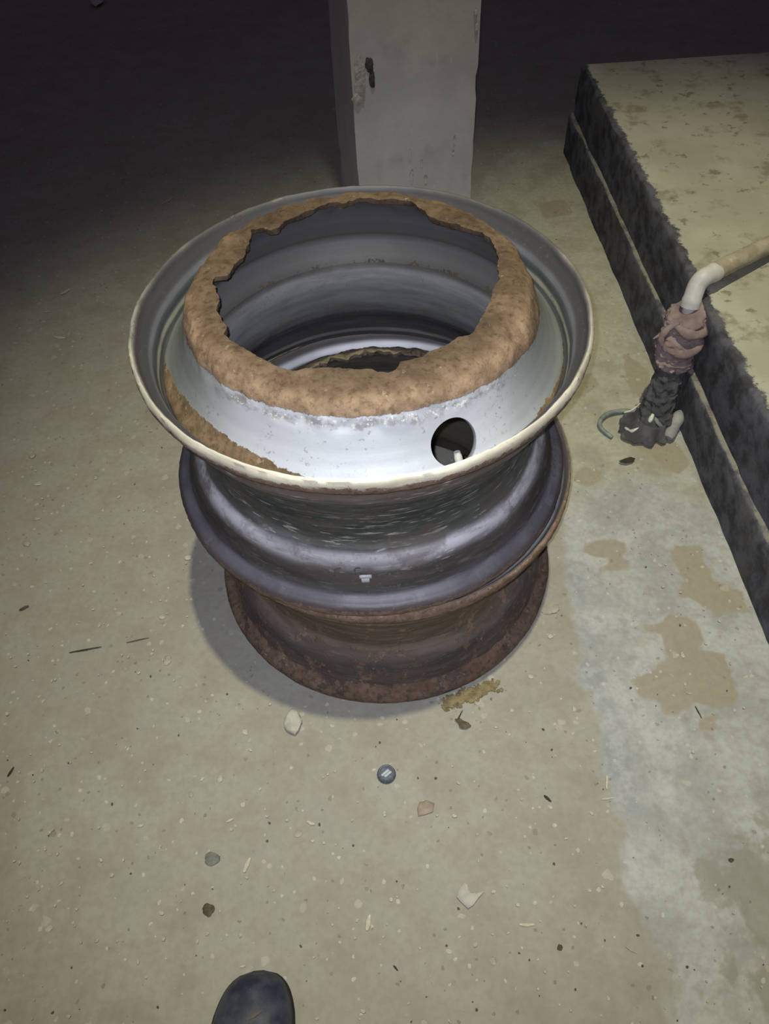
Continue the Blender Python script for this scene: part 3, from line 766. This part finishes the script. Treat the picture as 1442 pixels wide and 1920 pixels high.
# curled hose strip and pale pipe offcut
hs = [at(1205, 764, .006), at(1190, 771, .006), at(1165, 771, .006), at(1140, 776, .007), at(1126, 788, .007), at(1126, 800, .007), at(1136, 811, .006), at(1148, 820, .004)]
me = tube_mesh(catmull([tuple(q) for q in hs], 6), [.0032+.0022*math.sin(math.pi*min(.9, .15+i/42)) for i in range(43)], 14)
o = link('hose_strip', me, green); tag(o, 'thin curled grey-green rubber strip on the floor by the pipe foot', 'rubber strip')
a0, a1 = at(1252, 822, .012), at(1277, 772, .028)
path = [a0.lerp(a1, q/10) for q in range(11)]
rr_ = [.008, .012, .0125, .012, .0115, .012, .0135, .014, .013, .011, .006]
o = link('pipe_offcut', tube_mesh(path, rr_, 20, lambda i, a, r, p: r*(1+.10*fb(p, 45, 3))), simple('dusty_white', (.33, .33, .34), .8)); tag(o, 'short pale plastic offcut leaning in the corner between pipe foot and platform', 'plastic offcut')

# ------------------------------------------------------------------ shoe
sh = empty('shoe', (-.2035, .010, 0), math.radians(1.0)); tag(sh, 'toe of a dark navy rubber shoe at the bottom edge', 'shoe')
# outline half widths along length (y from heel -.13 to toe .15)
def shoe_w(y):
    return np.interp(y, [-.130, -.118, -.09, -.04, .02, .07, .090, .105, .118, .128, .136, .142, .147, .1505, .1525, .1535], [.012, .026, .033, .034, .043, .0530, .0525, .0505, .0470, .0430, .0385, .0335, .0275, .0205, .0140, .006])
def loft(rows):
    V = []; Fc = []; n = len(rows[0])
    for r in rows: V += r
    for i in range(len(rows)-1):
        for k in range(n):
            l = (k+1) % n; Fc.append((i*n+k, i*n+l, (i+1)*n+l, (i+1)*n+k))
    Fc.append(tuple(range(n-1, -1, -1))); Fc.append(tuple((len(rows)-1)*n+k for k in range(n)))
    me = from_py(V, Fc); bm = bmesh.new(); bm.from_mesh(me); bmesh.ops.recalc_face_normals(bm, faces=bm.faces); bm.to_mesh(me); bm.free(); return me
ysh = [-.130, -.126, -.118, -.10, -.08, -.055, -.03, 0, .025, .05, .07, .085, .10, .112, .124, .130, .136, .142, .147, .1505, .1525, .1534]
def hshoe(y): return float(np.interp(y, [-.13, -.11, -.04, 0, .04, .08, .11, .13, .145, .1525], [.085, .088, .085, .076, .064, .056, .051, .046, .036, .022]))
rows = []
for y in ysh:
    w_ = float(shoe_w(y)); hh = hshoe(y); row = []
    for k in range(32):
        a = 2*math.pi*k/32; c_, s_ = math.cos(a), math.sin(a)
        x = w_*abs(c_)**.80*(1 if c_ > 0 else -1)
        z = .012 + (hh-.012)*(abs(s_)**.85 if s_ > 0 else 0)
        if s_ <= 0: z = .012
        # asymmetric toe: fuller on the right
        row.append((x + .006*max(0, (y-.09)/.06)*(1), y, z))
    rows.append(row)
t = NT('navy_rubber'); v = t.coord(); n1 = t.noise(v, 22, 5, .55); n2 = t.noise(v, 60, 4)
c = t.mix(t.step(n1, .42, .62), (.022, .026, .048), (.055, .064, .086))
c = t.mix(t.step(n2, .62, .72, 0, .5), c, (.10, .09, .085))
t.bump(n2, .12, .003); shoe_m = t.out(c, .48, 0, .4)
u = link('upper', loft(rows), shoe_m, sh, sharp=60); md = u.modifiers.new('s', 'SUBSURF'); md.levels = 1; md.render_levels = 2
rows = []
for z, k_ in ((.000, .985), (.003, 1.03), (.013, 1.035), (.016, 1.0)):
    row = []
    m_ = 120
    for k in range(m_):
        if k < m_//2: y = -.130 + .2835*(k/(m_/2-1)); sgn = 1
        else: y = .1535 - .2835*((k-m_/2)/(m_/2-1)); sgn = -1
        row.append((sgn*float(shoe_w(y))*k_ + .006*max(0, (y-.09)/.06), y*1.0 + (.0015 if y > 0 else -.0015)*(k_ > 1), z))
    rows.append(row)
link('sole', loft(rows), simple('black_sole', (.022, .022, .028), .7), sh, sharp=50)
cuff = [(.030*math.cos(2*math.pi*i/40), -.075+.045*math.sin(2*math.pi*i/40), .088+.004*math.cos(4*math.pi*i/40)) for i in range(41)]
link('collar', tube_mesh(cuff, .006, 12, caps=False), shoe_m, sh)
sc = link('scuff', chip_mesh(.011, .0025, 3, .0012), simple('scuffed_leather', (.14, .12, .11), .9), u); sc.rotation_euler = (math.radians(-76), 0, math.radians(25))
sc.location = (.008, .100, .0535)

# ------------------------------------------------------------------ bottle cap
cp = at(724.5, 1450, .006); ct = empty('bottle_cap', (cp.x, cp.y, 0), math.radians(38)); tag(ct, 'small round dark grey bottle cap with a white printed mark, on the floor', 'bottle cap')
pr_ = [(.0001, .0062), (.0100, .0062), (.0106, .0072), (.0122, .0074), (.0136, .0062), (.0146, .0020), (.0142, .0003), (.0130, .0003), (.0125, .004), (.0001, .0045)]
link('cap', lathe_mesh(pr_, 48, lambda k, a, r, z: (r*(1+(.025*math.sin(21*a) if r > .013 else 0)), z)), simple('blue_grey_tin', (.105, .125, .165), .4, .4, 260, .3, .001), ct)
V = []; Fc = []
random.seed(5)
for ln, (y0, x0, x1) in enumerate(((.0018, -.0075, .0062), (-.0024, -.0052, .0068))):
    x = x0
    while x < x1:
        b = len(V); w_ = .0014; hh = .0017
        V += [(x, y0-hh, .0063), (x+w_, y0-hh, .0063), (x+w_, y0+hh, .0063), (x, y0+hh, .0063), (x, y0-hh, .0067), (x+w_, y0-hh, .0067), (x+w_, y0+hh, .0067), (x, y0+hh, .0067)]
        Fc += [(b+4, b+5, b+6, b+7), (b, b+1, b+5, b+4), (b+1, b+2, b+6, b+5), (b+2, b+3, b+7, b+6), (b+3, b, b+4, b+7)]
        x += .00175
o = link('printed_mark', from_py(V, Fc), simple('white_print', (.60, .63, .70), .6), ct, smooth=False)

# ------------------------------------------------------------------ stones, chips and litter
def rock(rx, ry, rz, seed, rough=.25, sub=3):
    bm = bmesh.new(); bmesh.ops.create_icosphere(bm, subdivisions=sub, radius=1)
    rr = random.Random(seed*7+1); planes = []
    for _ in range(7):
        nv = Vector((rr.uniform(-1, 1), rr.uniform(-1, 1), rr.uniform(-.2, 1))).normalized(); planes.append((nv, rr.uniform(.68, .9)))
    for v_ in bm.verts:
        p = v_.co.normalized(); k = 1 + rough*fb(p, 1.1, 3, seed) + rough*.3*fb(p, 3.5, 3, seed+3)
        q = p*k
        for nv, dv in planes:                     # a few broken facets
            e = q.dot(nv)-dv
            if e > 0: q -= nv*e
        v_.co = Vector((q.x*rx, q.y*ry, (q.z+.72)*rz))
    me = bpy.data.meshes.new('r'); bm.to_mesh(me); bm.free(); return me
stone_w = simple('pale_stone', (.50, .49, .42), .85, .25, 50, .5, .002)
stone_t = simple('tan_stone', (.40, .38, .31), .9, .25, 60, .5, .002)
stone_g = simple('grey_stone', (.215, .220, .200), .9, .3, 60, .5, .002)
clod_m = simple('damp_clod', (.115, .100, .070), .95, .4, 120, .8, .003)
wood = simple('pale_wood', (.56, .53, .42), .8, .25, 120, .3, .001)
twig_m = simple('dark_twig', (.060, .052, .040), .9, .3, 120, .4, .001)
leaf_m = simple('dry_leaf', (.120, .100, .065), .85, .4, 120, .4, .001)
ppm = 1.0
def scale_at(px, py):
    p = at(px, py); d = (p-Vector((0, 0, H))).dot(fw); return d/F_PX      # metres per pixel across
def stone(px, py, wpx, hpx, mat, label, seed, name='stone', cat='stone', hz=.5, rot=0.0, rough=.25):
    s = scale_at(px, py); p = at(px, py, wpx*s*.2)
    el = math.sin(math.atan2(H, math.hypot(p.x, p.y)))
    o = link(name, rock(wpx*s/2, hpx*s/2/el*.9, min(wpx, hpx)*s/2*hz, seed, rough), mat, sharp=50)
    o.location = (p.x, p.y, -.0012); o.rotation_euler = (0, 0, rot); tag(o, label, cat); return o
stone(548, 1354, 37, 46, stone_w, 'white angular stone on the floor left of the rims, largest loose stone', 1, hz=.75, rough=.3)
stone(398, 1609, 32, 26, stone_g, 'flat blue-grey stone above and left of the shoe', 2, hz=.35)
stone(390, 1706, 22, 24, clod_m, 'dark damp clod of earth left of and above the shoe', 3, name='clod', cat='clod', hz=.4, rough=.4)
stone(352, 1043, 17, 12, stone_w, 'pale pebble at the left edge of the rim shadow', 4)
stone(1034, 1139, 34, 20, stone_t, 'flat tan stone right beside the lower rim', 5, hz=.35, rot=.2)
stone(995, 1267, 11, 10, stone_w, 'tiny round white pebble below right of the lower rim', 6, name='pebble', cat='pebble')
stone(1033, 1191, 12, 10, stone_w, 'tiny pale pebble just below the flat tan stone', 7, name='pebble', cat='pebble')
stone(1077, 1328, 10, 11, stone_w, 'tiny white pebble left of the concrete strip edge', 8, name='pebble', cat='pebble')
stone(1280, 1227, 9, 12, stone_w, 'white pebble in the upper part of the large brown patch', 9, name='pebble', cat='pebble')
stone(1285, 1281, 7, 7, stone_w, 'smallest white pebble in the middle of the large brown patch', 10, name='pebble', cat='pebble')
stone(1293, 1297, 15, 9, stone_t, 'flat pale pebble in the lower part of the large brown patch', 11, name='pebble', cat='pebble', hz=.35)
stone(412, 1460, 13, 13, stone_w, 'pale pebble between the white stone and the grey stone, left of the cap', 12, name='pebble', cat='pebble')
stone(358, 1489, 9, 13, stone_t, 'narrow tan pebble left of the small pale pebble', 13, name='pebble', cat='pebble')
stone(50, 1018, 14, 13, stone_t, 'pale tan pebble by the left edge at mid height', 14, name='pebble', cat='pebble')
stone(68, 970, 14, 9, stone_t, 'flat pale pebble near the left edge, uppermost of the pair there', 15, name='pebble', cat='pebble')
stone(312, 1236, 17, 20, stone_t, 'round beige stone left of the rim shadow', 16, hz=.25)
stone(459, 1370, 17, 11, stone_w, 'oval pale pebble left of the large white stone', 17, name='pebble', cat='pebble', rot=-.6, hz=.4)
stone(558, 1562, 19, 14, stone_t, 'flat light chip of stone below the large white stone', 18, hz=.25)
stone(1106, 1668, 9, 8, stone_w, 'small white pebble left of the mottled grey concrete', 19, name='pebble', cat='pebble')
stone(1141, 1871, 8, 11, stone_w, 'small white pebble near the bottom edge on the right', 20, name='pebble', cat='pebble')
stone(842, 1783, 12, 12, stone_w, 'round pale pebble below the torn flake of paper', 21, name='pebble', cat='pebble', hz=.3)
stone(925, 1802, 13, 17, stone_t, 'tan pebble low on the floor right of the shoe', 22, name='pebble', cat='pebble', hz=.35)
stone(90, 1741, 15, 12, stone_w, 'pale pebble at the lower left of the floor', 23, name='pebble', cat='pebble', hz=.35)
stone(1372, 1612, 11, 8, clod_m, 'small dark clod on the grey concrete at lower right', 24, name='clod', cat='clod')
stone(1050, 1776, 11, 12, clod_m, 'small dark clod below the short white splinter on the right', 25, name='clod', cat='clod')
stone(178, 893, 10, 10, stone_t, 'round tan pebble left of the rims below the flange', 26, name='pebble', cat='pebble', hz=.35)
stone(60, 853, 12, 10, stone_t, 'tan pebble near the left edge, level with the hand hole', 27, name='pebble', cat='pebble')
stone(70, 905, 16, 8, stone_w, 'long pale pebble near the left edge below the tan one', 28, name='pebble', cat='pebble', hz=.4)
stone(185, 1170, 9, 12, stone_t, 'tan pebble above the dark twig', 29, name='pebble', cat='pebble', hz=.3)
stone(303, 1156, 12, 8, stone_w, 'bright flat pebble left of the rim shadow, above the beige stone', 30, name='pebble', cat='pebble', hz=.6)

def splinter(px, py, Lpx, wpx, rot, label, mat=None, name='wood_splinter', cat='splinter', taper=.6, hz=.5):
    """rot: direction in degrees as seen in the photograph, 0 = to the right, counter-clockwise"""
    a = math.radians(rot); dx, dy = math.cos(a)*Lpx/2, -math.sin(a)*Lpx/2
    p0, p1 = at(px-dx, py-dy, .001), at(px+dx, py+dy, .001)
    s = scale_at(px, py); wd = wpx*s/2
    c_ = (p0+p1)/2; L_ = (p1-p0).length; d = (p1-p0).normalized()
    N = 8; pts = [Vector((L_*(i/N-.5), wd*.25*fb((i, px, py), .37, 2), wd*hz*.5+.0004)) for i in range(N+1)]
    rad = [wd*(1-taper*abs(i/N-.45)*1.6)*(1 if 0 < i < N else .7) for i in range(N+1)]
    V = []; Fc = []
    for i, (p, r) in enumerate(zip(pts, rad)):
        for (cy, cz) in ((-1, -.5), (1, -.5), (.8, .5), (-.7, .6)): V.append((p.x, p.y+cy*r, p.z+cz*r*hz))
    for i in range(N):
        for k in range(4):
            l = (k+1) % 4; Fc.append((i*4+k, i*4+l, (i+1)*4+l, (i+1)*4+k))
    Fc += [(3, 2, 1, 0), tuple(N*4+k for k in range(4))]
    o = link(name, from_py(V, Fc), mat or wood, smooth=False)
    o.location = (c_.x, c_.y, 0); o.rotation_euler = (0, 0, math.atan2(d.y, d.x)); tag(o, label, cat); return o
splinter(112, 633, 22, 6, -4, 'short flat white splinter at left, lower of the two there')
splinter(122, 547, 19, 5, 32, 'short pale splinter at left, upper of the two there')
splinter(88, 584, 11, 3, 4, 'tiny pale splinter between two larger white ones at left')
splinter(314, 376, 24, 5, 33, 'pale tan splinter in the dark floor left of the rims, upper left', simple('dull_wood', (.42, .36, .25), .85))
splinter(463, 1622, 30, 9, 65, 'pale leaf-shaped wood chip above the shoe')
splinter(691, 1730, 30, 11, 80, 'pale pointed wood chip right of and above the shoe')
splinter(988, 1734, 28, 7, 1, 'short straight white splinter in the lower right')
splinter(1138, 1467, 26, 6, 88, 'upright white splinter at the concrete edge, right')
splinter(1140, 1497, 24, 4, 8, 'thin white splinter just below the upright one')
splinter(583, 1543, 15, 7, -20, 'small white chip right of the flat light stone')
splinter(431, 1538, 14, 5, 25, 'small white chip left of the flat light stone')
splinter(264, 1548, 11, 6, 20, 'small white chip in the lower left area')
splinter(455, 1812, 11, 5, 12, 'tiny white chip just above the shoe toe')
splinter(379, 1461, 9, 6, 35, 'tiny white chip left of the pale pebble')
splinter(115, 1656, 10, 4, 50, 'thin white chip in the lower left, above the pale pebble')
splinter(1184, 1781, 25, 5, -32, 'thin grey splinter on the stained concrete at lower right', simple('grey_splinter', (.40, .39, .34), .85))
splinter(160, 1218, 62, 3.2, 10, 'thin dark twig lying left of the rims', twig_m, 'twig', 'twig', hz=.9)
splinter(258, 1200, 44, 2.4, 12, 'thin brown twig right of the dark one', simple('brown_twig', (.12, .105, .08), .9), 'twig', 'twig', hz=.9)
splinter(20, 1447, 22, 4.5, 58, 'short dark twig at the left edge', twig_m, 'twig', 'twig', hz=.9)
splinter(45, 1140, 20, 6, 25, 'stubby dark twig at the left edge, upper one', leaf_m, 'twig', 'twig', hz=.8)
splinter(1027, 1497, 18, 6, -40, 'dark bent twig left of the white splinters', twig_m, 'twig', 'twig', hz=.7)
splinter(1310, 1335, 26, 2.5, -62, 'hair-thin dark twig on the concrete right of the brown patch', twig_m, 'twig', 'twig', hz=.8)
splinter(742, 1815, 13, 4, -48, 'tiny dark twig right of the shoe', twig_m, 'twig', 'twig', hz=.8)
# torn paper flake with a notch
def flake(px_pts, mat, name, label, cat, z=.0025, curl=.004):
    C_ = [at(x, y, z) for x, y in px_pts]; c_ = sum(C_, Vector())/len(C_)
    V = [(0, 0, curl*.2)]; n = len(C_); Fc = []
    for rr in (.5, 1.0):
        for i, q in enumerate(C_):
            V.append(((q.x-c_.x)*rr, (q.y-c_.y)*rr, curl*(rr**2)*(.35+.65*abs(fb((q.x*40, q.y*40, 1), 1, 2)))))
    Fc = [(0, 1+i, 1+(i+1) % n) for i in range(n)] + [(1+i, 1+n+i, 1+n+(i+1) % n, 1+(i+1) % n) for i in range(n)]
    o = link(name, from_py(V, Fc), mat, sharp=70); o.location = (c_.x, c_.y, .0012)
    md = o.modifiers.new('s', 'SOLIDIFY'); md.thickness = .0012; md.offset = 0
    tag(o, label, cat); return o
paper = simple('dusty_paper', (.43, .42, .38), .9, .15, 60, .2)
flake([(870, 1655), (876, 1658), (878, 1668), (884, 1675), (896, 1674), (908, 1672), (897, 1684), (888, 1697), (878, 1704), (865, 1692), (856, 1682), (862, 1666)], paper, 'paper_scrap', 'torn notched scrap of grey paper on the floor, lower centre right', 'paper scrap', curl=.005)
flake([(170, 2), (198, 0), (192, 9), (180, 16), (172, 10)], simple('white_scrap', (.62, .62, .64), .9), 'paper_scrap', 'pale scrap on the dark floor at the top left edge', 'paper scrap', curl=.02)
flake([(1160, 866), (1172, 862), (1182, 860), (1191, 862), (1186, 868), (1174, 871), (1164, 870)], simple('black_leaf', (.045, .04, .03), .8), 'dry_leaf', 'small dark dry leaf on the concrete below the pipe foot', 'leaf', curl=.010)
flake([(852, 1350), (862, 1347), (868, 1353), (878, 1356), (884, 1362), (874, 1367), (862, 1365), (860, 1357)], leaf_m, 'dry_leaf', 'curled brown dry leaf below the foot of the lower rim', 'leaf', curl=.008)
splinter(862, 1342, 24, 3, 62, 'short dark stalk beside the curled brown leaf', twig_m, 'twig', 'twig', hz=.9)
flake([(786, 1504), (800, 1500), (815, 1506), (812, 1522), (798, 1527), (784, 1530), (782, 1515)], simple('brick_dust', (.345, .275, .225), .95), 'brick_flake', 'faint reddish brick flake right of and below the bottle cap', 'brick flake', curl=.0015)
# crumbly rust and soil at the foot of the lower rim
random.seed(21)
def crumbs(name, pts, mat, label, cat, smin, smax, up=0.0):
    bm = bmesh.new()
    for (x, y) in pts:
        s = random.uniform(smin, smax); mt = Matrix.Translation((x, y, s*.35+up)) @ Matrix.Rotation(random.uniform(0, 6.28), 4, 'Z') @ Matrix.Diagonal((s*random.uniform(.8, 1.6), s, s*.6, 1))
        r = bmesh.ops.create_icosphere(bm, subdivisions=1, radius=1, matrix=mt)
        for v_ in r['verts']: v_.co += Vector((random.uniform(-1, 1), random.uniform(-1, 1), random.uniform(-.5, .5)))*s*.22
    me = bpy.data.meshes.new('c'); bm.to_mesh(me); bm.free()
    o = link(name, me, mat, smooth=False); tag(o, label, cat, kind='stuff'); return o
pts = []
for _ in range(330):
    q = random.random(); px = 835+q*90+random.gauss(0, 7); py = 1318-q*34+random.gauss(2, 6)
    p = at(px, py); rr = math.hypot(p.x+.0023, p.y-.8337)
    if rr > .297: pts.append((p.x, p.y))
crumbs('rusty_crumbs', pts, simple('yellow_brown_soil', (.25, .20, .11), .95, .4, 90), 'yellow-brown crumbs of rust and soil at the foot of the lower rim', 'crumbs', .0012, .0040)
def free(x, y):
    return math.hypot(x+.0023, y-.8337) > .305 and x < .585 and not (-.27 < x < -.14 and y < .18) and math.hypot(x-PX, y-PY) > .09 and not (-.1 < x < .32 and 1.8 < y < 2.25)
def scatter(n, seed, bias):
    random.seed(seed); L_ = []
    while len(L_) < n:
        px, py = random.uniform(-40, 1442), random.uniform(60, 1960)**1
        if random.random() > (.35+.65*max(0, (py-200)/1700))*bias(px): continue
        p = at(px, py)
        if free(p.x, p.y) and p.y < 3.4: L_.append((p.x, p.y))
    return L_
crumbs('pale_grit', scatter(300, 4, lambda x: 1.0 if x < 900 else .45), simple('pale_grit', (.50, .48, .40), .9, .3, 300), 'pale grit and tiny chips strewn over the dusty floor', 'grit', .0010, .0030)
crumbs('dark_grit', scatter(110, 8, lambda x: 1.0), simple('dark_grit', (.11, .095, .07), .95, .3, 300), 'dark grit and crumbs of soil strewn over the floor', 'grit', .0008, .0021)
